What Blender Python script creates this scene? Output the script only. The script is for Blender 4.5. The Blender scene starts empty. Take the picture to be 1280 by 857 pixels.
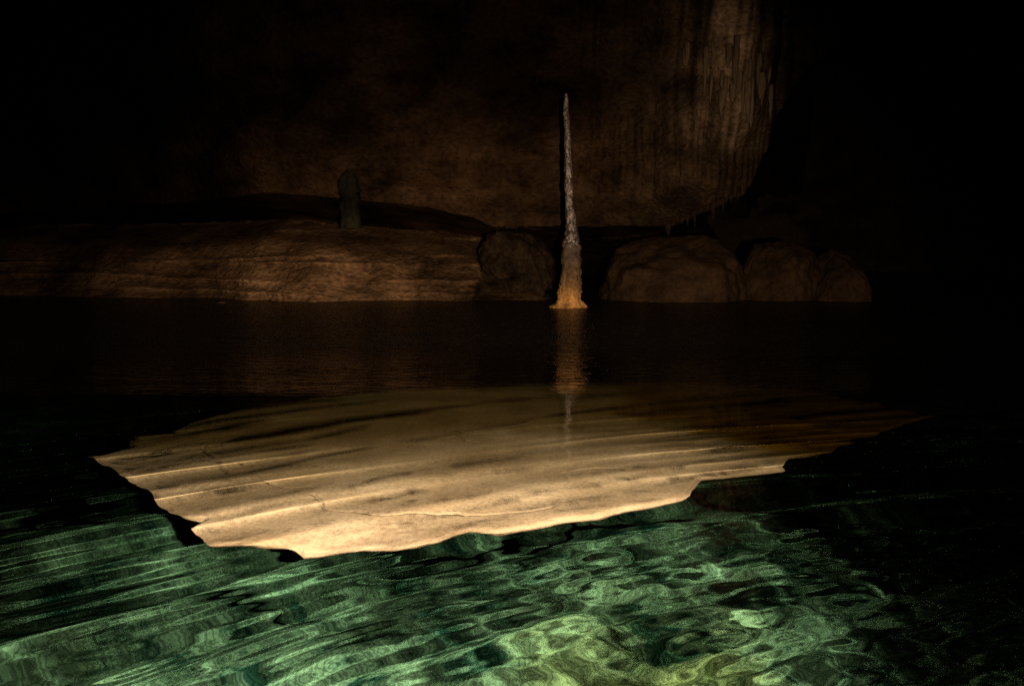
import bpy, bmesh, math, random
import numpy as np
from mathutils import Vector, Matrix

random.seed(7)
scene = bpy.context.scene
C = scene.collection

# ------------------------------------------------------------------ camera
EYE = 1.3
F_PX = 1244.0                                   # 35 mm lens on a 36 mm frame, 1280 px wide
PITCH = math.atan((428.5 - 300.0) / F_PX)       # looking slightly down at the water
cam_d = bpy.data.cameras.new('camera')
cam_d.lens = 35.0
cam_d.sensor_width = 36.0
cam_d.clip_start = 0.05
cam_d.clip_end = 400.0
cam = bpy.data.objects.new('camera', cam_d)
cam.location = (0, 0, EYE)
cam.rotation_euler = (math.pi / 2 - PITCH, 0, 0)
C.objects.link(cam)
scene.camera = cam

# ------------------------------------------------------------------ world: a cave, no daylight gets in
w = bpy.data.worlds.new('World')
scene.world = w
w.use_nodes = True
w.node_tree.nodes['Background'].inputs[0].default_value = (0.5, 0.4, 0.3, 1)
w.node_tree.nodes['Background'].inputs[1].default_value = 0.0004

# ------------------------------------------------------------------ the hand lamp carried on the boat
LAMP = Vector((0.55, -0.45, 1.18))
AIM = Vector((-0.15, 4.2, -0.40))
ld = bpy.data.lights.new('hand_lamp', 'SPOT')
ld.energy = 40000.0
ld.color = (1.0, 0.69, 0.42)
ld.spot_size = math.radians(79)
ld.spot_blend = 1.0
ld.shadow_soft_size = 0.035
ld.cycles.is_caustics_light = True
lo = bpy.data.objects.new('hand_lamp', ld)
lo.location = LAMP
lo.rotation_euler = (AIM - LAMP).to_track_quat('-Z', 'Y').to_euler()
C.objects.link(lo)

scene.view_settings.view_transform = 'Standard'
scene.view_settings.look = 'None'
scene.view_settings.exposure = 0.0
scene.view_settings.gamma = 1.0
scene.render.engine = 'CYCLES'
cy = scene.cycles
cy.caustics_refractive = True
cy.caustics_reflective = False
cy.blur_glossy = 0.3
cy.max_bounces = 8
cy.transmission_bounces = 6
cy.glossy_bounces = 4
cy.diffuse_bounces = 1
cy.sample_clamp_indirect = 1.2
cy.use_denoising = False          # the photograph is grainy: keep the renderer's own grain
cy.light_sampling_threshold = 0.0

# ------------------------------------------------------------------ numpy noise
_rs = np.random.RandomState(11)
_perm = np.concatenate([_rs.permutation(512)] * 3)
_g2 = _rs.randn(512, 2); _g2 /= np.linalg.norm(_g2, axis=1)[:, None]
_g3 = _rs.randn(512, 3); _g3 /= np.linalg.norm(_g3, axis=1)[:, None]


def n2(x, y):
    xi = np.floor(x).astype(int); yi = np.floor(y).astype(int)
    xf = x - xi; yf = y - yi
    u = xf * xf * xf * (xf * (xf * 6 - 15) + 10); v = yf * yf * yf * (yf * (yf * 6 - 15) + 10)
    def g(a, b):
        h = _perm[_perm[(xi + a) % 512] + (yi + b) % 512] % 512
        return _g2[h, 0] * (xf - a) + _g2[h, 1] * (yf - b)
    p = g(0, 0) * (1 - u) + g(1, 0) * u
    q = g(0, 1) * (1 - u) + g(1, 1) * u
    return (p * (1 - v) + q * v) * 1.4


def n3(x, y, z):
    xi = np.floor(x).astype(int); yi = np.floor(y).astype(int); zi = np.floor(z).astype(int)
    xf = x - xi; yf = y - yi; zf = z - zi
    u = xf * xf * (3 - 2 * xf); v = yf * yf * (3 - 2 * yf); t = zf * zf * (3 - 2 * zf)
    def g(a, b, c):
        h = _perm[_perm[_perm[(xi + a) % 512] + (yi + b) % 512] + (zi + c) % 512] % 512
        return _g3[h, 0] * (xf - a) + _g3[h, 1] * (yf - b) + _g3[h, 2] * (zf - c)
    r = 0
    for c, wc in ((0, 1 - t), (1, t)):
        p = g(0, 0, c) * (1 - u) + g(1, 0, c) * u
        q = g(0, 1, c) * (1 - u) + g(1, 1, c) * u
        r = r + (p * (1 - v) + q * v) * wc
    return r * 1.4


def fbm2(x, y, o=4, g=0.5):
    s = 0; a = 1.0
    for k in range(o):
        s = s + a * n2(x * 2 ** k + 17.3 * k, y * 2 ** k + 5.1 * k); a *= g
    return s


def fbm3(x, y, z, o=4, g=0.5):
    s = 0; a = 1.0
    for k in range(o):
        s = s + a * n3(x * 2 ** k + 17.3 * k, y * 2 ** k + 5.1 * k, z * 2 ** k + 9.7 * k); a *= g
    return s


def sst(a, b, x):
    t = np.clip((x - a) / (b - a), 0, 1)
    return t * t * (3 - 2 * t)


def pw(x, xs, ys):
    return np.interp(x, xs, ys)


# ------------------------------------------------------------------ object helpers
def mesh_obj(name, verts, faces, mat, parent=None, smooth=True):
    me = bpy.data.meshes.new(name)
    verts = np.asarray(verts, dtype=np.float32)
    if isinstance(faces, np.ndarray):
        n, k = faces.shape
        me.vertices.add(len(verts)); me.vertices.foreach_set('co', verts.ravel())
        me.loops.add(n * k); me.loops.foreach_set('vertex_index', faces.astype(np.int32).ravel())
        me.polygons.add(n)
        me.polygons.foreach_set('loop_start', np.arange(0, n * k, k, dtype=np.int32))
        me.update(calc_edges=True)
    else:
        me.from_pydata([tuple(map(float, v)) for v in verts], [], faces)
        me.update()
    me.polygons.foreach_set('use_smooth', np.full(len(me.polygons), smooth, dtype=bool))
    me.materials.append(mat)
    o = bpy.data.objects.new(name, me)
    C.objects.link(o)
    if parent:
        o.parent = parent
        o.matrix_parent_inverse = Matrix.Identity(4)
    o.cycles.is_caustics_receiver = name in ('lake_bed', 'rock_shelf')   # the two surfaces lit through the water
    return o


def grid_faces(nu, nv, wrap=False):
    i = np.arange(nu - (0 if wrap else 1)); j = np.arange(nv - 1)
    I, J = np.meshgrid(i, j, indexing='ij')
    I2 = (I + 1) % nu
    return np.stack([I * nv + J, I2 * nv + J, I2 * nv + J + 1, I * nv + J + 1], -1).reshape(-1, 4)


def tag(o, label, cat, group=None):
    o['label'] = label; o['category'] = cat
    if group: o['group'] = group
    return o


def struct(o, kind='structure'):
    o['kind'] = kind
    return o


def empty(name, loc, label, cat, group=None):
    o = bpy.data.objects.new(name, None)
    o.location = loc
    C.objects.link(o)
    return tag(o, label, cat, group)


# ------------------------------------------------------------------ materials
def rock_mat(name, c1, c2, scale=1.0, rough=0.6, bump=0.4, stretch=(1, 1, 1), spec=0.0, fine=None, bd=0.03, contrast=(0.35, 0.65), stain=None, tint=False, dark=0.45, lines=None):
    m = bpy.data.materials.new(name); m.use_nodes = True
    nt = m.node_tree; N = nt.nodes; L = nt.links
    b = N['Principled BSDF']
    tc = N.new('ShaderNodeTexCoord'); mp = N.new('ShaderNodeMapping')
    mp.inputs['Scale'].default_value = stretch
    L.new(tc.outputs['Object'], mp.inputs[0])
    n1 = N.new('ShaderNodeTexNoise'); n1.inputs['Scale'].default_value = scale; n1.inputs['Detail'].default_value = 9
    n1.inputs['Roughness'].default_value = 0.62
    L.new(mp.outputs[0], n1.inputs['Vector'])
    r1 = N.new('ShaderNodeValToRGB')
    r1.color_ramp.elements[0].position = contrast[0]; r1.color_ramp.elements[1].position = contrast[1]
    r1.color_ramp.elements[0].color = (*c1, 1); r1.color_ramp.elements[1].color = (*c2, 1)
    L.new(n1.outputs[0], r1.inputs[0])
    nb = N.new('ShaderNodeTexNoise'); nb.inputs['Scale'].default_value = fine or scale * 9; nb.inputs['Detail'].default_value = 6
    L.new(mp.outputs[0], nb.inputs['Vector'])
    mx = N.new('ShaderNodeMix'); mx.data_type = 'RGBA'; mx.blend_type = 'MULTIPLY'
    mx.inputs[0].default_value = 0.75
    r2 = N.new('ShaderNodeValToRGB')
    r2.color_ramp.elements[0].position = 0.3; r2.color_ramp.elements[1].position = 0.62
    r2.color_ramp.elements[0].color = (dark, dark * 0.94, dark * 0.86, 1); r2.color_ramp.elements[1].color = (1, 1, 1, 1)
    L.new(nb.outputs[0], r2.inputs[0])
    L.new(r1.outputs[0], mx.inputs[6]); L.new(r2.outputs[0], mx.inputs[7])
    col = mx.outputs[2]
    if stain:
        ns = N.new('ShaderNodeTexNoise'); ns.inputs['Scale'].default_value = stain[0]; ns.inputs['Detail'].default_value = 4
        L.new(mp.outputs[0], ns.inputs['Vector'])
        rs = N.new('ShaderNodeValToRGB')
        rs.color_ramp.elements[0].position = stain[2]; rs.color_ramp.elements[1].position = stain[2] + 0.12
        rs.color_ramp.elements[0].color = (0, 0, 0, 1); rs.color_ramp.elements[1].color = (1, 1, 1, 1)
        L.new(ns.outputs[0], rs.inputs[0])
        m2 = N.new('ShaderNodeMix'); m2.data_type = 'RGBA'
        L.new(rs.outputs[0], m2.inputs[0]); L.new(col, m2.inputs[6]); m2.inputs[7].default_value = (*stain[1], 1)
        col = m2.outputs[2]
    if lines:                                    # thin beds of rock, broken open at the surface
        wt = N.new('ShaderNodeTexWave'); wt.inputs['Scale'].default_value = lines[0]; wt.inputs['Distortion'].default_value = lines[1]
        wt.inputs['Detail'].default_value = 3; wt.inputs['Detail Scale'].default_value = 2.2
        L.new(mp.outputs[0], wt.inputs['Vector'])
        rw = N.new('ShaderNodeValToRGB'); rw.color_ramp.elements[0].position = 0.25; rw.color_ramp.elements[1].position = 0.7
        rw.color_ramp.elements[0].color = (lines[2],) * 3 + (1,); rw.color_ramp.elements[1].color = (1, 1, 1, 1)
        L.new(wt.outputs[0], rw.inputs[0])
        m4 = N.new('ShaderNodeMix'); m4.data_type = 'RGBA'; m4.blend_type = 'MULTIPLY'; m4.inputs[0].default_value = 1
        L.new(col, m4.inputs[6]); L.new(rw.outputs[0], m4.inputs[7]); col = m4.outputs[2]
    if tint:                                     # stone kinds, plus painted lamp falloff and shade, laid out per vertex
        at = N.new('ShaderNodeAttribute'); at.attribute_name = 'stone'
        m3 = N.new('ShaderNodeMix'); m3.data_type = 'RGBA'; m3.blend_type = 'MULTIPLY'; m3.inputs[0].default_value = 1
        L.new(col, m3.inputs[6]); L.new(at.outputs['Color'], m3.inputs[7]); col = m3.outputs[2]
    L.new(col, b.inputs['Base Color'])
    b.inputs['Roughness'].default_value = rough
    b.inputs['Specular IOR Level'].default_value = spec
    bp = N.new('ShaderNodeBump'); bp.inputs['Strength'].default_value = bump; bp.inputs['Distance'].default_value = bd
    L.new(nb.outputs[0], bp.inputs['Height'])
    L.new(bp.outputs[0], b.inputs['Normal'])
    return m


M_wall = rock_mat('cave_wall_rock', (0.22, 0.20, 0.18), (1.0, 0.92, 0.85), 0.9, 0.85, 1.0, (1, 1, 1.5), fine=9, bd=0.07, tint=True, dark=0.28, spec=0.0)
M_roof = rock_mat('cave_roof_rock', (0.006, 0.005, 0.0035), (0.024, 0.017, 0.011), 0.7, 0.65, 0.9, (1, 1, 1.6), fine=6, bd=0.08)
M_flow = rock_mat('flowstone', (0.030, 0.023, 0.016), (0.10, 0.075, 0.052), 1.4, 0.45, 0.8, (2.2, 2.2, 0.5), fine=9, bd=0.04)
M_bould = rock_mat('boulder_rock', (0.009, 0.0062, 0.004), (0.024, 0.0148, 0.0086), 1.2, 0.85, 0.6, (1, 1, 1.4), fine=12, bd=0.04, spec=0.0)
M_foot = rock_mat('stalagmite_rock', (0.45, 0.42, 0.40), (1.0, 0.95, 0.9), 4.0, 0.42, 0.9, fine=13, bd=0.06, tint=True)
M_shaft = rock_mat('stalagmite_shaft_rock', (0.014, 0.0115, 0.0105), (0.068, 0.056, 0.052), 7.0, 0.3, 1.0, fine=9, spec=0.4, bd=0.08)
M_shelf = rock_mat('shelf_rock', (0.385, 0.26, 0.20), (0.57, 0.415, 0.355), 1.5, 0.7, 0.4, (1.2, 0.9, 1), fine=38, bd=0.01, contrast=(0.36, 0.66), tint=True, dark=0.6)
M_bed = rock_mat('lake_bed_rock', (0.020, 0.078, 0.066), (0.36, 0.70, 0.53), 2.8, 0.8, 0.5, fine=11.0, bd=0.05, contrast=(0.38, 0.60), dark=0.45, tint=True, lines=(7.0, 14.0, 0.5))  # green of light absorbed in deep water is put into the rock colour
M_dim = rock_mat('dim_dripstone', (0.004, 0.003, 0.002), (0.014, 0.0095, 0.006), 3.0, 0.9, 0.6, fine=12, spec=0.0)
M_dark = rock_mat('near_black_rock', (0.003, 0.003, 0.0025), (0.009, 0.008, 0.006), 2.0, 0.9, 0.6, fine=9, spec=0.0)  # one near-black colour all over
M_plinth = rock_mat('plinth_rock', (0.004, 0.0045, 0.003), (0.012, 0.0115, 0.008), 2.0, 0.7, 0.6, fine=9)


def water_mat():
    m = bpy.data.materials.new('clear_green_water'); m.use_nodes = True
    nt = m.node_tree; N = nt.nodes; L = nt.links
    N.remove(N['Principled BSDF'])
    out = N['Material Output']
    g = N.new('ShaderNodeBsdfGlass'); g.inputs['IOR'].default_value = 1.333; g.inputs['Roughness'].default_value = 0.0
    g.inputs['Color'].default_value = (1, 1, 1, 1)
    L.new(g.outputs[0], out.inputs['Surface'])
    v = N.new('ShaderNodeVolumeAbsorption')
    v.inputs['Color'].default_value = (0.18, 0.86, 0.62, 1)
    v.inputs['Density'].default_value = 0.06
    L.new(v.outputs[0], out.inputs['Volume'])
    rg = N.new('ShaderNodeMath'); rg.operation = 'MULTIPLY'; rg.inputs[1].default_value = 0.28
    # cat's-paw ripples, too fine for the mesh, on the farther water
    at = N.new('ShaderNodeAttribute'); at.attribute_name = 'ruffle'
    tc = N.new('ShaderNodeTexCoord'); mp = N.new('ShaderNodeMapping'); mp.inputs['Scale'].default_value = (4.0, 13.0, 1)
    nz = N.new('ShaderNodeTexNoise'); nz.inputs['Scale'].default_value = 1.0; nz.inputs['Detail'].default_value = 2
    bp = N.new('ShaderNodeBump'); bp.inputs['Distance'].default_value = 0.20
    L.new(tc.outputs['Object'], mp.inputs[0]); L.new(mp.outputs[0], nz.inputs['Vector'])
    L.new(nz.outputs[0], bp.inputs['Height']); L.new(at.outputs['Fac'], bp.inputs['Strength'])
    L.new(at.outputs['Fac'], rg.inputs[0]); L.new(rg.outputs[0], g.inputs['Roughness'])
    L.new(bp.outputs[0], g.inputs['Normal'])
    return m


M_water = water_mat()

# ------------------------------------------------------------------ lake floor
def bed_z(x, y):
    z = -2.7 + 0.5 * fbm2(x * 0.45, y * 0.45, 4) + 0.12 * fbm2(x * 1.7 + 9, y * 1.7, 3)
    z = z - 1.6 * sst(7.5, 12, y) - 1.8 * sst(-3.6, -6.5, x - 0.25 * (y - 5)) - 1.6 * sst(1.4, 5.0, x)
    return z


nx, ny = 420, 420
X, Y = np.meshgrid(np.linspace(-26, 26, nx), np.linspace(-8, 48, ny), indexing='ij')
Z = bed_z(X, Y)
bed_fade = (sst(7.4, 10.0, Y + 0.5 * fbm2(X * 0.6, Y * 0.6, 3) + 0.5 * X) + sst(-1.9, -4.0, X + 0.7 * fbm2(X * 0.5 + 9, Y * 0.5, 3)) + sst(0.7, 2.8, X + 0.7 * fbm2(X * 0.8 + 19, Y * 0.8, 3)))[..., None].clip(0, 1)   # bed darkened in colour where the lamp's light should fade out
yel_patch = np.exp(-((X - 0.75 - 0.3 * fbm2(X * 2, Y * 2, 3)) / 0.6) ** 2 - ((Y - 4.9) / 0.75) ** 2)[..., None]      # yellower, brighter patch of the near bed
bc = (1 - bed_fade) * (np.ones(3) * (1 - yel_patch) + np.array([2.1, 1.45, 0.8]) * yel_patch) + bed_fade * np.array([0.10, 0.09, 0.08])
bed = struct(mesh_obj('lake_bed', np.stack([X, Y, Z], -1).reshape(-1, 3), grid_faces(nx, ny), M_bed))
att = bed.data.attributes.new('stone', 'FLOAT_COLOR', 'POINT')
att.data.foreach_set('color', np.concatenate([bc, np.ones(bc.shape[:2] + (1,))], -1).astype(np.float32).ravel())

# ------------------------------------------------------------------ water surface, real waves
WC = (5.0, -3.0)


def wave(x, y):
    r = np.hypot(x - WC[0], y - WC[1])
    ph = 2.0 * n2(x * 0.25 + 3, y * 0.25) + 0.5 * n2(x * 0.7, y * 0.7 + 7)
    # wake: long low swells carrying narrow crests, steeper in two patches (left, and far right)
    left = np.exp(-((x + 1.9) / 1.0) ** 2 - ((y - 4.6) / 1.6) ** 2)
    right = np.exp(-((x - 1.9) / 1.2) ** 2 - ((y - 6.2) / 0.9) ** 2)
    near = 1 - sst(3.8, 4.5, y - 0.12 * x)
    k = 2 * math.pi / 0.58
    th = k * r + ph
    h = 0.0075 * (0.40 * (1 - 0.95 * sst(4.9, 6.4, y)) + 0.5 * left + 0.4 * right - 0.05 * near) * np.sin(th)
    dd = (np.mod(th + math.pi, 2 * math.pi) - math.pi) / k
    h = h + 0.0062 * (1.0 * left + 1.2 * right + 0.25 * near) * (0.7 + 0.5 * n2(x * 0.6 + 9, y * 0.6)) * np.exp(-(dd / 0.07) ** 2)
    # wavelets drawn out along the crests, near side and far right only
    along = np.arctan2(y - WC[1], x - WC[0]) * 9.0
    lef = sst(0.35, -0.75, x)
    q = r + 0.06 * n2(x * 1.1, y * 1.1) + 0.02 * n2(x * 3.1, y * 3.1)
    rows = np.sin(2 * math.pi / 0.17 * q + 2.2 * n2(along * 1.6 + 3, q * 2.4)) * (0.45 + 0.9 * n2(along * 2.2 + 60, q * 3.2))
    rows = rows + 0.6 * np.exp(-((rows - 1.0) / 0.35) ** 2)                    # peaked crests
    h = h + near * ((1 - 0.3 * lef) * 0.0019 * rows + lef * (0.0024 * n2(along * 0.45, q * 4.5) + 0.0012 * n2(along * 0.6 + 31, q * 9)) +
                    (1 - lef) * (0.0024 * n2(along * 4.2 + 40, q * 7.5) + 0.0010 * n2(along * 8 + 9, q * 13)))
    h = h + right * 0.0010 * np.sin(2 * math.pi / 0.21 * q)
    h = h + near * (1 - lef) * 0.0024 * n2(x * 3.6 + 2, y * 4.0 + 8)
    h = h + 0.0008 * fbm2(x * 1.6, y * 1.6, 2)
    calm = 1 - 0.9 * sst(6.8, 10.0, y)
    far = sst(7.0, 11.0, y)
    return h * calm + 1.3 * far * (0.0042 * n2(x * 0.35 + 3, y * 2.0) + 0.0060 * n2(x * 0.22 + 13, y * 0.9) + 0.0016 * n2(x * 0.5, y * 3.6))


ang = np.linspace(math.radians(-58), math.radians(58), 780)
rad = np.concatenate([np.geomspace(1.0, 2.6, 50)[:-1], np.geomspace(2.6, 8.5, 640), np.geomspace(8.5, 44.0, 180)[1:]])
na, nr = len(ang), len(rad)
AA, RR = np.meshgrid(ang, rad, indexing='ij')
WX = RR * np.sin(AA); WY = RR * np.cos(AA) - 0.6
WZ = wave(WX, WY)
top = np.stack([WX, WY, WZ], -1).reshape(-1, 3)
tf = grid_faces(na, nr)[:, ::-1]
# skirt + bottom close the body of water well under the lake bed
idx = np.arange(na * nr).reshape(na, nr)
loop = np.concatenate([idx[:, 0], idx[-1, 1:], idx[-2::-1, -1], idx[0, -2:0:-1]])
low = top[loop].copy(); low[:, 2] = -7.0
nb0 = len(top); nl = len(loop)
li = np.arange(nl); lj = (li + 1) % nl
sk = np.stack([loop[li], loop[lj], nb0 + lj, nb0 + li], -1)
bot = np.concatenate([low, [[0, 15, -7.0]]])
bi = nb0 + nl
fan = [(int(nb0 + a), int(nb0 + b_), int(bi)) for a, b_ in zip(li, lj)]
wv = np.concatenate([top, bot])
wf = np.concatenate([tf, sk])
water = mesh_obj('water', wv, wf, M_water)
bmw = bmesh.new(); bmw.from_mesh(water.data); bmw.verts.ensure_lookup_table()
for f in fan:
    bmw.faces.new([bmw.verts[i] for i in f])
bmesh.ops.recalc_face_normals(bmw, faces=bmw.faces[:])
bmw.to_mesh(water.data); bmw.free()
water.data.polygons.foreach_set('use_smooth', np.ones(len(water.data.polygons), dtype=bool))
vv = np.empty(len(water.data.vertices) * 3, dtype=np.float32); water.data.vertices.foreach_get('co', vv); vv = vv.reshape(-1, 3)
att = water.data.attributes.new('ruffle', 'FLOAT', 'POINT')
att.data.foreach_set('value', sst(7.5, 13.0, vv[:, 1]).astype(np.float32))
water.cycles.is_caustics_receiver = False
water.cycles.is_caustics_caster = True
struct(water)

# ------------------------------------------------------------------ sunken shelf of pale rock (outline measured on its own plane)
def see(px, py, z):
    """where the line of sight through a photo pixel meets the level z (bent at the water surface if z < 0)"""
    d = Vector(((px - 640) / F_PX, 1.0, -(py - 428.5) / F_PX))
    d = Matrix.Rotation(-PITCH, 3, 'X') @ d
    d.normalize()
    o = Vector((0, 0, EYE))
    if z >= 0:
        return o + d * ((z - EYE) / d.z)
    p = o + d * (-EYE / d.z)
    e = 1 / 1.333
    c1 = -d.z
    t = d * e + Vector((0, 0, 1)) * (e * c1 - math.sqrt(1 - e * e * (1 - c1 * c1)))
    return p + t * (z / t.z)


SHELF_Z = -0.42
outl = [(112, 568), (160, 556), (168, 541), (214, 537), (236, 522), (300, 505), (400, 491), (520, 481), (700, 474),
        (870, 472), (1010, 482), (1100, 498), (1165, 515), (1092, 541), (1045, 550), (1040, 562), (985, 570), (978, 582), (880, 596),
        (866, 606), (862, 618), (826, 629), (745, 646), (700, 650), (622, 666), (592, 663), (555, 676), (500, 686),
        (430, 687), (378, 691), (356, 683), (268, 679), (243, 657), (254, 650), (226, 648), (196, 622), (165, 598), (150, 586)]
wp = np.array([tuple(see(px, py, SHELF_Z))[:2] for px, py in outl])
cen = np.array(tuple(see(560, 590, SHELF_Z))[:2])
seg = np.concatenate([wp, wp[:1]])
sl = np.hypot(*np.diff(seg, axis=0).T); cum = np.concatenate([[0], np.cumsum(sl)])
na_s = 900
tt = np.linspace(0, cum[-1], na_s, endpoint=False)
ox = np.interp(tt, cum, seg[:, 0]); oy = np.interp(tt, cum, seg[:, 1])
jx = 0.035 * fbm2(tt * 2.2, tt * 0 + 3.3, 4); jy = 0.035 * fbm2(tt * 2.2, tt * 0 + 8.8, 4)
ox = ox + jx; oy = oy + jy
rings = np.concatenate([np.linspace(0.0, 0.2, 12)[:-1], np.linspace(0.2, 0.94, 230) , [0.955, 0.97, 0.982, 0.991, 0.997, 1.0]])


CRACKS = [[tuple(see(px, py, SHELF_Z))[:2] for px, py in c] for c in (
    [(392, 618), (408, 634), (438, 639), (482, 645), (515, 643), (566, 640), (622, 641), (690, 633)],
    [(252, 556), (270, 574), (282, 590)], [(566, 534), (582, 548), (600, 551)], [(330, 600), (352, 606), (395, 608)],
    [(700, 590), (742, 583), (790, 585)])]


def shelf_z(x, y):
    back = np.clip((y - 5.5) / 5, 0, 2)
    z = SHELF_Z - 0.22 * back + 0.022 * fbm2(x * 0.7 + 4, y * 0.8, 3) + 0.0025 * fbm2(x * 5, y * 5, 3)
    # cracks
    for path in CRACKS:
        d = np.full(np.shape(x), 9.0)
        wx = x + 0.03 * n2(x * 6, y * 6) + 0.012 * n2(x * 19, y * 19); wy_ = y + 0.03 * n2(x * 6 + 9, y * 6 + 4) + 0.012 * n2(x * 19 + 7, y * 19)
        for (ax, ay), (bx, by) in zip(path[:-1], path[1:]):
            t = np.clip(((wx - ax) * (bx - ax) + (wy_ - ay) * (by - ay)) / ((bx - ax) ** 2 + (by - ay) ** 2), 0, 1)
            d = np.minimum(d, np.hypot(wx - ax - t * (bx - ax), wy_ - ay - t * (by - ay)))
        z = z - 0.022 * np.exp(-(d / 0.010) ** 2)
    return np.minimum(z, -0.05)


SV = []
for r in rings:
    x = cen[0] + (ox - cen[0]) * r; y = cen[1] + (oy - cen[1]) * r
    z = shelf_z(x, y) - 0.035 * sst(0.975, 1.0, r)
    SV.append(np.stack([x, y, z], -1))
ez = SV[-1][:, 2]
for sc_, dz in ((0.997, 0.04), (0.97, 0.08), (0.8, 0.16), (0.55, 0.3), (0.32, 0.6), (0.22, 1.5), (0.24, 5.2)):
    x = cen[0] + (ox - cen[0]) * sc_; y = cen[1] + 3.0 * (1 - sc_) + (oy - cen[1]) * sc_
    z = np.minimum(ez - dz, shelf_z(x, y) - 0.05 - 0.6 * dz) + 0.03 * fbm2(x * 2, y * 2, 3) * min(1, dz * 3)
    SV.append(np.stack([x, y, z], -1))
SV = np.stack(SV, 1)                                  # angle, ring
shelf = mesh_obj('rock_shelf', SV.reshape(-1, 3), grid_faces(na_s, SV.shape[1], True)[:, ::-1], M_shelf)
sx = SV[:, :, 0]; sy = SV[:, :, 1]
shelf_fade = sst(4.7, 7.6, sy + 0.5 * fbm2(sx * 0.9, sy * 0.9, 4) - 0.25 * (sx + 0.5))
shelf_fade = np.clip(shelf_fade + 0.9 * sst(0.6, 2.8, sx + 0.4 * fbm2(sx * 0.9 + 5, sy * 0.9, 3)), 0, 1.15)[..., None]   # lamp falloff painted as olive-brown darkening, to the back and right
sc = np.array([1.0, 1.0, 1.0]) * (1 - shelf_fade) + np.array([0.22, 0.185, 0.10]) * shelf_fade
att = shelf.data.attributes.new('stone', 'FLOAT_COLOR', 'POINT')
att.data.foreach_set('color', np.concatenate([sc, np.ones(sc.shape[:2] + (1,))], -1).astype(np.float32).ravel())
tag(shelf, 'broad pale tan rock shelf lying just under the clear water, brightly lit, jagged edges', 'rock shelf')

# ------------------------------------------------------------------ boulders
def boulder(name, loc, size, mat, seed, rough=0.18, sub=5, rot=0.0, flat=0.5):
    bm = bmesh.new()
    bmesh.ops.create_icosphere(bm, subdivisions=sub, radius=1.0)
    co = np.array([v.co[:] for v in bm.verts])
    n = fbm3(co[:, 0] * 0.75 + seed, co[:, 1] * 0.75 + seed * 2, co[:, 2] * 0.75, 6, 0.45)
    rid = 1 - np.abs(n3(co[:, 0] * 1.6 + seed * 3, co[:, 1] * 1.6, co[:, 2] * 1.6))
    co = co * (1 + rough * 1.6 * n + rough * 0.5 * (rid - 0.8))[:, None]
    co = np.sign(co) * np.abs(co) ** (1 - 0.3 * flat)
    pr = np.random.RandomState(int(seed * 10))
    for k in range(9 if rough < 0.19 else 5):                       # broken faces
        d = pr.randn(3); d[2] = abs(d[2]) * 0.7; d /= np.linalg.norm(d)
        ex = co @ d - pr.uniform(0.72, 0.9)
        co = co - np.outer(np.maximum(ex, 0) * 0.6, d)
    co = co * (1 + 0.06 * fbm3(co[:, 0] * 4 + seed, co[:, 1] * 4, co[:, 2] * 5, 4))[:, None]
    co = co * np.array(size)
    for v, c in zip(bm.verts, co):
        v.co = c
    me = bpy.data.meshes.new(name)
    bm.to_mesh(me); bm.free()
    me.polygons.foreach_set('use_smooth', np.ones(len(me.polygons), dtype=bool))
    me.materials.append(mat)
    o = bpy.data.objects.new(name, me)
    o.location = loc; o.rotation_euler.z = rot
    C.objects.link(o)
    return o


# ------------------------------------------------------------------ cave back wall (height field in depth)
PM = 56.5                                             # photo pixels per metre at 22 m


def zx(px): return (px - 640) / PM
def zz(py): return EYE + (300 - py) / PM


EDGE_Z = np.array([-2, 0.0, 1.9, 2.4, 3.25, 4.3, 5.0, 6.1, 12.0])
EDGE_X = np.array([9.5, 9.2, 5.0, 5.25, 5.65, 5.95, 6.5, 7.5, 11.0])
LIP_X = np.array([-0.75, -0.45, 0.2, 0.9, 1.6, 2.5, 3.4, 4.1, 4.8, 5.2])
LIP_Z = np.array([1.2, 1.55, 1.62, 1.5, 1.35, 1.3, 1.45, 1.85, 2.15, 2.3])


def ridges(x, zl):
    out = 0
    for c, wd, sl in ((1.36, .05, .02), (0.98, .032, -.03), (0.78, .032, -.012), (0.46, .05, -.01), (0.14, .05, .0)):
        m_ = np.clip(1.7 * n2(x * 0.28 + c * 40, zl * 0 + c) + 0.35, 0, 1)
        out = out + m_ * np.exp(-((zl + sl * x - c) / wd) ** 2)
    return out


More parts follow.
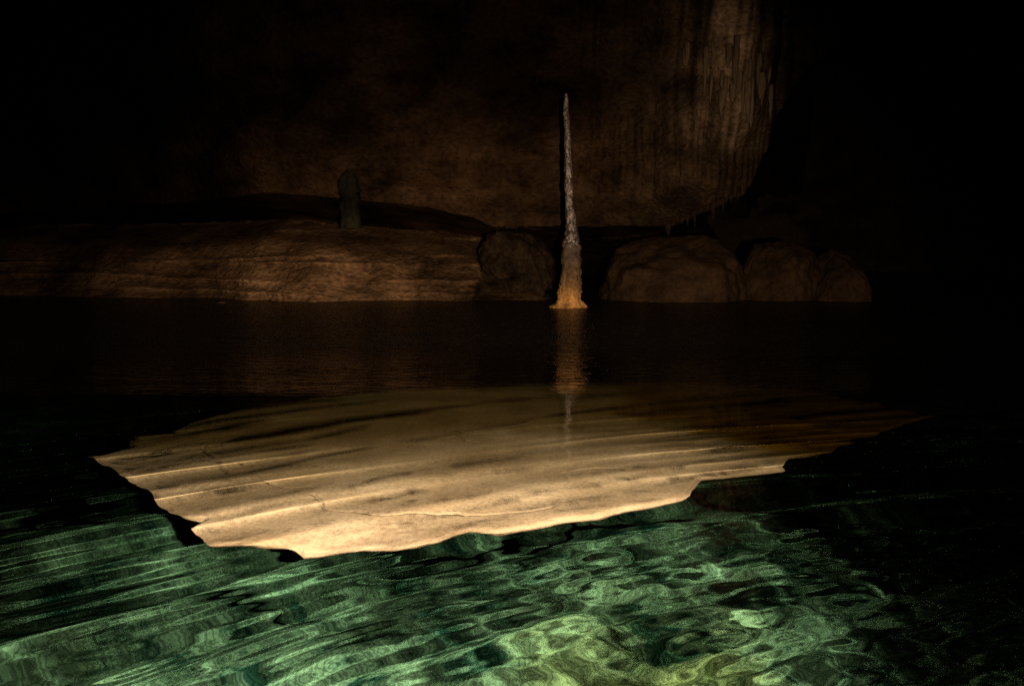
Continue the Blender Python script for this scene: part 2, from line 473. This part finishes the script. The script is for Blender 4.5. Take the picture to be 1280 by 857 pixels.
def wall_y(x, z):
    bump = 0.30 * fbm3(x * 0.4, z * 0.6, x * 0 + 2.2, 3) + 0.045 * fbm3(x * 2.1, z * 3.4, x * 0 + 7, 5, 0.65)
    # upper wall: leans out as it rises
    up = 23.4 - 0.28 * (z - 2) - 0.05 * np.maximum(z - 4, 0) ** 1.5
    up = up + 0.8 * np.logaddexp(0, (-x - 5.5) * 1.2) / 1.2 + bump
    # left: shallow undulating layers on the upper wall
    up = up - 0.03 * sst(0.0, 0.8, np.sin(z * 5.2 + x * 0.35 + 1.5 * n2(x * 0.4, z * 0.7))) * sst(0.5, -1, x)
    # drapery mass on the right
    bul = 1.9 * np.exp(-((x - 4.1) / 1.5) ** 2) * np.exp(-((z - 2.7) / 1.2) ** 2) + 1.6 * np.exp(-((x - 4.6) / 1.2) ** 2) * sst(2.9, 4.3, z)
    up = up - bul
    fl = sst(0.9, 2.2, x)
    xx = x + 0.05 * n2(x * 0.8, z * 0.3) + 0.25 * (z - 3) * 0.1 * (x - 4)
    fl1 = np.abs(np.sin(xx * 7.0 + 1.2 * n2(x * 1.3, z * 0.12))); fl2 = np.abs(np.sin(xx * 19 + 2.0 * n2(x * 2.1, z * 0.2)))
    up = up + fl * ((0.16 + 0.14 * sst(3.2, 3.8, z)) * (1 - fl1) * (0.4 + 1.2 * n2(x * 0.9, z * 0.25 + 5)) + 0.06 * (1 - fl2) * np.clip(0.4 + 1.6 * n2(x * 0.7 + 3, z * 0.5), 0, 1)) + 0.10 * fl * fbm3(x * 1.6, z * 0.9, x * 0 + 4, 3)
    # bank below, on the left
    bk = 21.5 + 1.15 * np.clip(z, -3, 1.7) + 0.5 * fbm2(x * 0.35, x * 0 + 2, 3) + 0.5 * bump
    bk = bk + 0.30 * np.maximum(-x - 5.0, 0)
    zl = z + 0.012 * x + 0.10 * n2(x * 0.35, z * 1.3) + 0.03 * n2(x * 1.1, z * 2)
    bk = bk - 0.16 * ridges(x, zl)
    bk = bk + 0.16 * fbm3(x * 0.8 + 5, z * 1.5, x * 0 + 12, 5, 0.55) + 0.035 * fbm3(x * 5 + 5, z * 7, x * 0 + 2, 3, 0.6)
    zs0 = pw(x, [-26, -9, -6, -4.2, -3.2, -2, -0.6], [1.7, 1.75, 1.85, 1.68, 1.58, 1.5, 1.32])
    bk = bk + 2.4 * sst(zs0 - 0.9, zs0 + 0.05, z) ** 2 + 2.0 * sst(-1.0, -0.4, x + 0.5 * n2(x * 1.2 + 4, z * 1.4)) ** 2
    # slot between bank and upper wall
    zs = pw(x, [-26, -9, -6, -4.2, -3.2, -2, -0.6], [1.7, 1.75, 1.85, 1.68, 1.58, 1.5, 1.32]) + 0.05 * n2(x * 1.3, x * 0 + 4)
    hs = pw(x, [-26, -7, -5, -2.5, -0.9, -0.4], [0.3, 0.5, 0.62, 0.6, 0.45, 0.3])
    tslot = np.clip((z - zs) / hs, 0, 1)
    slot = np.maximum(up, 23.6) + 4.5 * (1 - tslot) ** 0.9
    y = np.where(z < zs, bk, np.where(z < zs + hs, slot, up))
    # hollow behind the stalagmite and under the drapery
    lip = np.interp(x, LIP_X, LIP_Z) + 0.06 * fbm2(x * 2.5, x * 0 + 9, 3)
    inh = sst(-0.75, -0.35, x + 0.15 * n2(z * 2, x * 0.5)) * 1.0
    th = np.clip((z + 0.3) / (lip + 0.3), 0, 1)
    hol = up + 15.0 * (1 - th) ** 0.8
    y = np.where((x > -0.75) & (z < lip), bk * (1 - inh) + hol * inh, y)
    # low sill of rock at the foot of the hollow
    y = np.where((x > -0.75) & (x < 0.9) & (z < 0.10 * sst(0.9, 0.2, x) + 0.03 * n2(x * 3, x * 0)), np.minimum(y, 21.6 + 5.0 * np.maximum(z, -0.05)), y)
    # right-hand end turns away into the black passage
    e = np.interp(z, EDGE_Z, EDGE_X) + 0.12 * fbm2(z * 1.5, z * 0 + 1, 3)
    over = np.maximum(x - e, 0)
    y = y - 0.0 + np.minimum(over * 14.0, 22) - 0.35 * np.exp(-((x - e) / 0.35) ** 2) * 0
    return y


nx, nz = 820, 470
xs = np.concatenate([np.linspace(-24, -8, 130), np.linspace(-7.95, 8.5, 620), np.linspace(8.6, 13, 70)])
zs_ = np.concatenate([np.linspace(-3.5, -0.2, 14), np.linspace(-0.18, 4.0, 316), np.linspace(4.03, 10, 140)])
X, Zg = np.meshgrid(xs, zs_, indexing='ij')
Yg = wall_y(X, Zg)
wall = struct(mesh_obj('cave_wall', np.stack([X, Yg, Zg], -1).reshape(-1, 3), grid_faces(len(xs), len(zs_)), M_wall))
zsl = pw(X, [-26, -9, -6, -4.2, -3.2, -2, -0.6], [1.7, 1.75, 1.85, 1.68, 1.58, 1.5, 1.32])
kb = (sst(0.12, -0.02, Zg - zsl) * np.maximum(sst(-0.35, -0.8, X), sst(0.9, 0.7, X) * (Yg < 22.6) * (Zg < 0.2)))[..., None]  # bank colour kept off the hollow, so its shade is partly painted
kf = (sst(1.2, 3.4, X + 0.5 * n2(X * 0.8, Zg * 0.5)) * (1 - kb[..., 0]))[..., None]
kp = np.clip(0.5 + 0.8 * fbm2(X * 0.35 + 3, Zg * 0.5, 3), 0, 1)[..., None]
c_wall = (np.array([0.016, 0.0115, 0.0075]) * (1 - kp) + np.array([0.047, 0.030, 0.0175]) * kp) * (0.3 + 0.7 * sst(4.6, 2.2, Zg))[..., None] * (0.15 + 0.85 * sst(-9.5, -2.0, X + 1.5 * n2(X * 0.4, Zg * 0.8)))[..., None]  # darker upwards and to the left: lamp falloff put into the colour
rid = ridges(X, Zg + 0.012 * X + 0.10 * n2(X * 0.35, Zg * 1.3) + 0.03 * n2(X * 1.1, Zg * 2))[..., None]   # bank colour made paler along the ridges
c_bank = np.array([0.118, 0.079, 0.048]) * (1 + 0.7 * rid) * (0.5 + 0.5 * kp) * (0.22 + 0.78 * sst(-10.5, -4.0, X + 1.2 * n2(X * 0.5, Zg * 2)))[..., None]  # left end darkened in colour to stand in for the beam's edge
pale = np.clip(np.exp(-((X - 4.55) / 0.75) ** 2) * sst(2.9, 3.7, Zg), 0, 1)[..., None]
c_flow = np.array([0.040, 0.029, 0.0185]) * (0.4 + 0.6 * kp) * (1 - pale) + np.array([0.23, 0.178, 0.128]) * pale * (1 + 0.85 * sst(3.6, 6.0, Zg))[..., None] * (0.25 + 0.75 * np.clip(0.5 + 1.1 * n2(X * 8 + 0.25 * n2(X, Zg * 0.4), Zg * 0.22) + 0.5 * n2(X * 3, Zg * 1.6), 0, 1))[..., None]  # pale calcite, brightened upwards in colour to offset the weak beam
c_wall = c_wall * (1 - 0.85 * sst(4.9, 5.7, X))[..., None]; c_flow = c_flow * (1 - 0.7 * sst(5.4, 6.4, X - 0.45 * np.maximum(Zg - 3, 0)))[..., None]  # passage darkness painted onto the right-hand end
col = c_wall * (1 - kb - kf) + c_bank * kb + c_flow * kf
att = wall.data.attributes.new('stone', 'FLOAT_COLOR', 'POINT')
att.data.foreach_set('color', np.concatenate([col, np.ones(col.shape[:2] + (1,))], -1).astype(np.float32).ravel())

# cave roof and side walls
def sheet(name, P, nu, nv, mat):
    return struct(mesh_obj(name, P.reshape(-1, 3), grid_faces(nu, nv), mat))


U, V = np.meshgrid(np.linspace(-26, 24, 140), np.linspace(-4, 46, 140), indexing='ij')
RZ = 9.4 + 0.9 * fbm2(U * 0.2, V * 0.2, 5) - 0.9 * (U / 22) ** 2
sheet('cave_roof', np.stack([U, V, RZ], -1), 140, 140, M_roof)
V, Z2 = np.meshgrid(np.linspace(-4, 30, 120), np.linspace(-4, 11, 80), indexing='ij')
sheet('cave_side_wall', np.stack([-21 + 1.2 * fbm2(V * 0.25, Z2 * 0.3, 5) - 0.1 * Z2, V, Z2], -1), 120, 80, M_roof)
V, Z2 = np.meshgrid(np.linspace(-4, 46, 120), np.linspace(-4, 11, 80), indexing='ij')
sheet('cave_side_wall', np.stack([17 + 1.2 * fbm2(V * 0.25 + 8, Z2 * 0.3, 5) + 0.05 * V, V, Z2], -1), 120, 80, M_roof)
U, Z2 = np.meshgrid(np.linspace(-4, 24, 100), np.linspace(-4, 11, 60), indexing='ij')
sheet('passage_end_wall', np.stack([U, 45 + 1.5 * fbm2(U * 0.2, Z2 * 0.2, 4), Z2], -1), 100, 60, M_roof)

# ------------------------------------------------------------------ the tall stalagmite
base = see(712, 384, 0.0)
SD = base.y
mpp = SD / F_PX


def column(name, stations, mat, parent, seed, knob, nseg=48, step=0.02, rings_amp=0.0, grade=None):
    """lathed, knobbly piece: stations = (z, centre x offset, width) in metres"""
    st = np.array(stations)
    z = np.arange(st[0, 0], st[-1, 0] + 1e-6, step)
    cx = np.interp(z, st[:, 0], st[:, 1]); r = np.interp(z, st[:, 0], st[:, 2]) / 2
    a = np.linspace(0, 2 * math.pi, nseg, endpoint=False)
    A, Zz = np.meshgrid(a, z, indexing='ij')
    R = np.broadcast_to(r, A.shape).copy()
    n = fbm3(np.cos(A) * 1.4 + seed, np.sin(A) * 1.4, Zz * 6.5, 5, 0.6)
    R = R * (1 + knob * n) + rings_amp * np.abs(np.sin(Zz * 16 + 2.5 * n2(Zz * 2.2, A * 0.6))) * R
    P = np.stack([cx[None, :] + R * np.cos(A), R * np.sin(A), Zz], -1)
    o = mesh_obj(name, P.reshape(-1, 3), grid_faces(nseg, len(z), True), mat, parent)
    if grade:                                     # mineral colour changes with height
        at = o.data.attributes.new('stone', 'FLOAT_COLOR', 'POINT')
        hz = Zz + 0.12 * n2(A * 1.2, Zz * 3)
        cc = np.stack([np.interp(hz, grade[0], [c[i] for c in grade[1]]) for i in range(3)] + [np.ones_like(hz)], -1)
        at.data.foreach_set('color', cc.reshape(-1, 4).astype(np.float32).ravel())
    return o


stal = empty('stalagmite', (base.x, base.y, 0), 'tall thin knobbly stalagmite rising from the water, tapering upwards from a golden foot', 'stalagmite')


def S(py, cx, wpx): return (0 + (384 - py) * mpp, (cx - 712) * mpp, 0.9 * wpx * mpp)


column('shaft', [S(309, 714, 25), S(306, 714, 23), S(300, 714, 21), S(288, 714, 15), S(277, 713, 14), S(255, 711, 11.5), S(230, 710, 11),
                 S(200, 709, 9.5), S(170, 708, 8), S(145, 706.5, 7), S(128, 706, 6), S(122, 706, 2)], M_shaft, stal, 3.0, 0.22, 48, 0.012, 0.05)
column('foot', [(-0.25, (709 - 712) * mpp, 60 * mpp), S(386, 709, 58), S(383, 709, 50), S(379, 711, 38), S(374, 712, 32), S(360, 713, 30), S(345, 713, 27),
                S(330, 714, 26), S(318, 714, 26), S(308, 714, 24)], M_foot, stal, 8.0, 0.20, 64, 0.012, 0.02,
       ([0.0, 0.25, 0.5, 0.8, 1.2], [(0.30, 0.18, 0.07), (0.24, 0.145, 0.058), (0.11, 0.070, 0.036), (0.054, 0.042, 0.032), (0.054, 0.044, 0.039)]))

stx = (439 - 640) / F_PX * 23.3
stub = empty('rock_pillar', (stx, 23.3, 1.58), 'short dark upright pillar of rock standing on the ledge above the layered bank', 'rock pillar')
column('pillar_stone', [(0.41, 0, 0.40), (0.5, -0.01, 0.44), (0.8, 0.01, 0.46), (1.1, 0.0, 0.44), (1.22, 0.02, 0.34), (1.36, 0.03, 0.2), (1.46, 0.02, 0.02)], M_dark, stub, 5.0, 0.3, 32, 0.02)
column('plinth', [(0.0, 0.02, 0.50), (0.2, 0.02, 0.46), (0.42, 0.01, 0.42)], M_plinth, stub, 6.0, 0.12, 32, 0.02)

# ------------------------------------------------------------------ hanging fringes
def stalactite(name, length, width, seed, mat, parent=None, loc=(0, 0, 0)):
    t = np.linspace(0, 1, 14)
    z = -t * length
    r = width / 2 * (1 - t) ** 0.7 * (1 + 0.25 * n2(t * 5 + seed, t * 0 + seed)) + 0.004 * (1 - t)
    a = np.linspace(0, 2 * math.pi, 10, endpoint=False)
    A, Zz = np.meshgrid(a, z, indexing='ij'); R = np.broadcast_to(r, A.shape)
    R = R * (1 + 0.15 * n2(A * 1.2 + seed, Zz * 6))
    P = np.stack([R * np.cos(A) + 0.05 * length * t[None, :] * math.sin(seed), R * np.sin(A), Zz], -1)
    P[:, 0, 2] += 0.25
    o = mesh_obj(name, P.reshape(-1, 3), grid_faces(10, 14, True)[:, ::-1], mat, parent)
    o.location = loc
    return o


def fringe(name, label, pts, group, lmin, lmax, wmin, wmax, mat):
    y0 = min(p[1] for p in pts)
    root = empty(name, (pts[0][0], pts[0][1], pts[0][2]), label, 'stalactites')
    for i, p in enumerate(pts):
        stalactite('stalactite', lmin + (lmax - lmin) * random.random() ** 2, random.uniform(wmin, wmax), i * 1.7 + 0.3, mat, root,
                   (p[0] - pts[0][0], p[1] - pts[0][1], p[2] - pts[0][2]))
    return root


def wy(x, z): return float(wall_y(np.array([x]), np.array([z]))[0])


pts = []
for i in range(34):
    px = random.gauss(905, 26)
    z = zz(random.choice((92, 118, 132, 140)) + random.uniform(-12, 12) - 0.2 * abs(px - 905))
    x = zx(px)
    pts.append((x, wy(x, z) - 0.06, z))
fringe('stalactite_fringe', 'row of icicle-like stalactites hanging from the upper fluted curtain, high on the right', pts, None, 0.1, 0.75, 0.06, 0.16, M_flow)
pts = []
for i in range(15):
    px = 836 + i * 6.2 + random.uniform(-5, 5)
    x = zx(px)
    z = float(np.interp(x, LIP_X, LIP_Z)) + 0.08
    pts.append((x, wy(x, z) - 0.03, z))
fringe('stalactite_fringe', 'short dark stalactites hanging along the lower lip above the rounded boulder', pts, None, 0.06, 0.38, 0.05, 0.15, M_dim)
tag(boulder('rock_clump', (0.12, 23.0, 0.62), (0.80, 0.9, 0.90), M_dim, 4.3, 0.42, 6), 'dark rough clump of rock in the hollow just left of the tall stalagmite', 'rock')

# ------------------------------------------------------------------ boulders on the far shore
def put(px, py, ydist, hw, hd, hh, mat, seed, label, name='boulder', rough=0.15, sunk=0.3, rot=0):
    x = (px - 640) / F_PX * ydist
    return tag(boulder(name, (x, ydist, hh * (1 - 2 * sunk) * 0.5 - 0.1), (hw, hd, hh), mat, seed, rough, 6, rot), label, 'boulder')


put(836, 370, 22.4, 1.75, 1.6, 1.5, M_bould, 3.1, 'largest low brown boulder on the far shore, below the draped flowstone', sunk=0.44)
put(968, 370, 22.3, 1.0, 1.1, 1.35, M_bould, 5.7, 'blocky reddish boulder on the far shore, touching the right side of the largest boulder', sunk=0.46)
put(1045, 372, 22.0, 0.80, 0.9, 1.15, M_bould, 9.2, 'rightmost low boulder on the far shore, fading into the dark', sunk=0.46)
p = see(277, 379, 0.0)
tag(boulder('stone', (p.x, p.y, 0.0), (0.10, 0.08, 0.05), M_bould, 2.2, 0.15, 3), 'small lone stone breaking the water in front of the layered bank', 'stone')
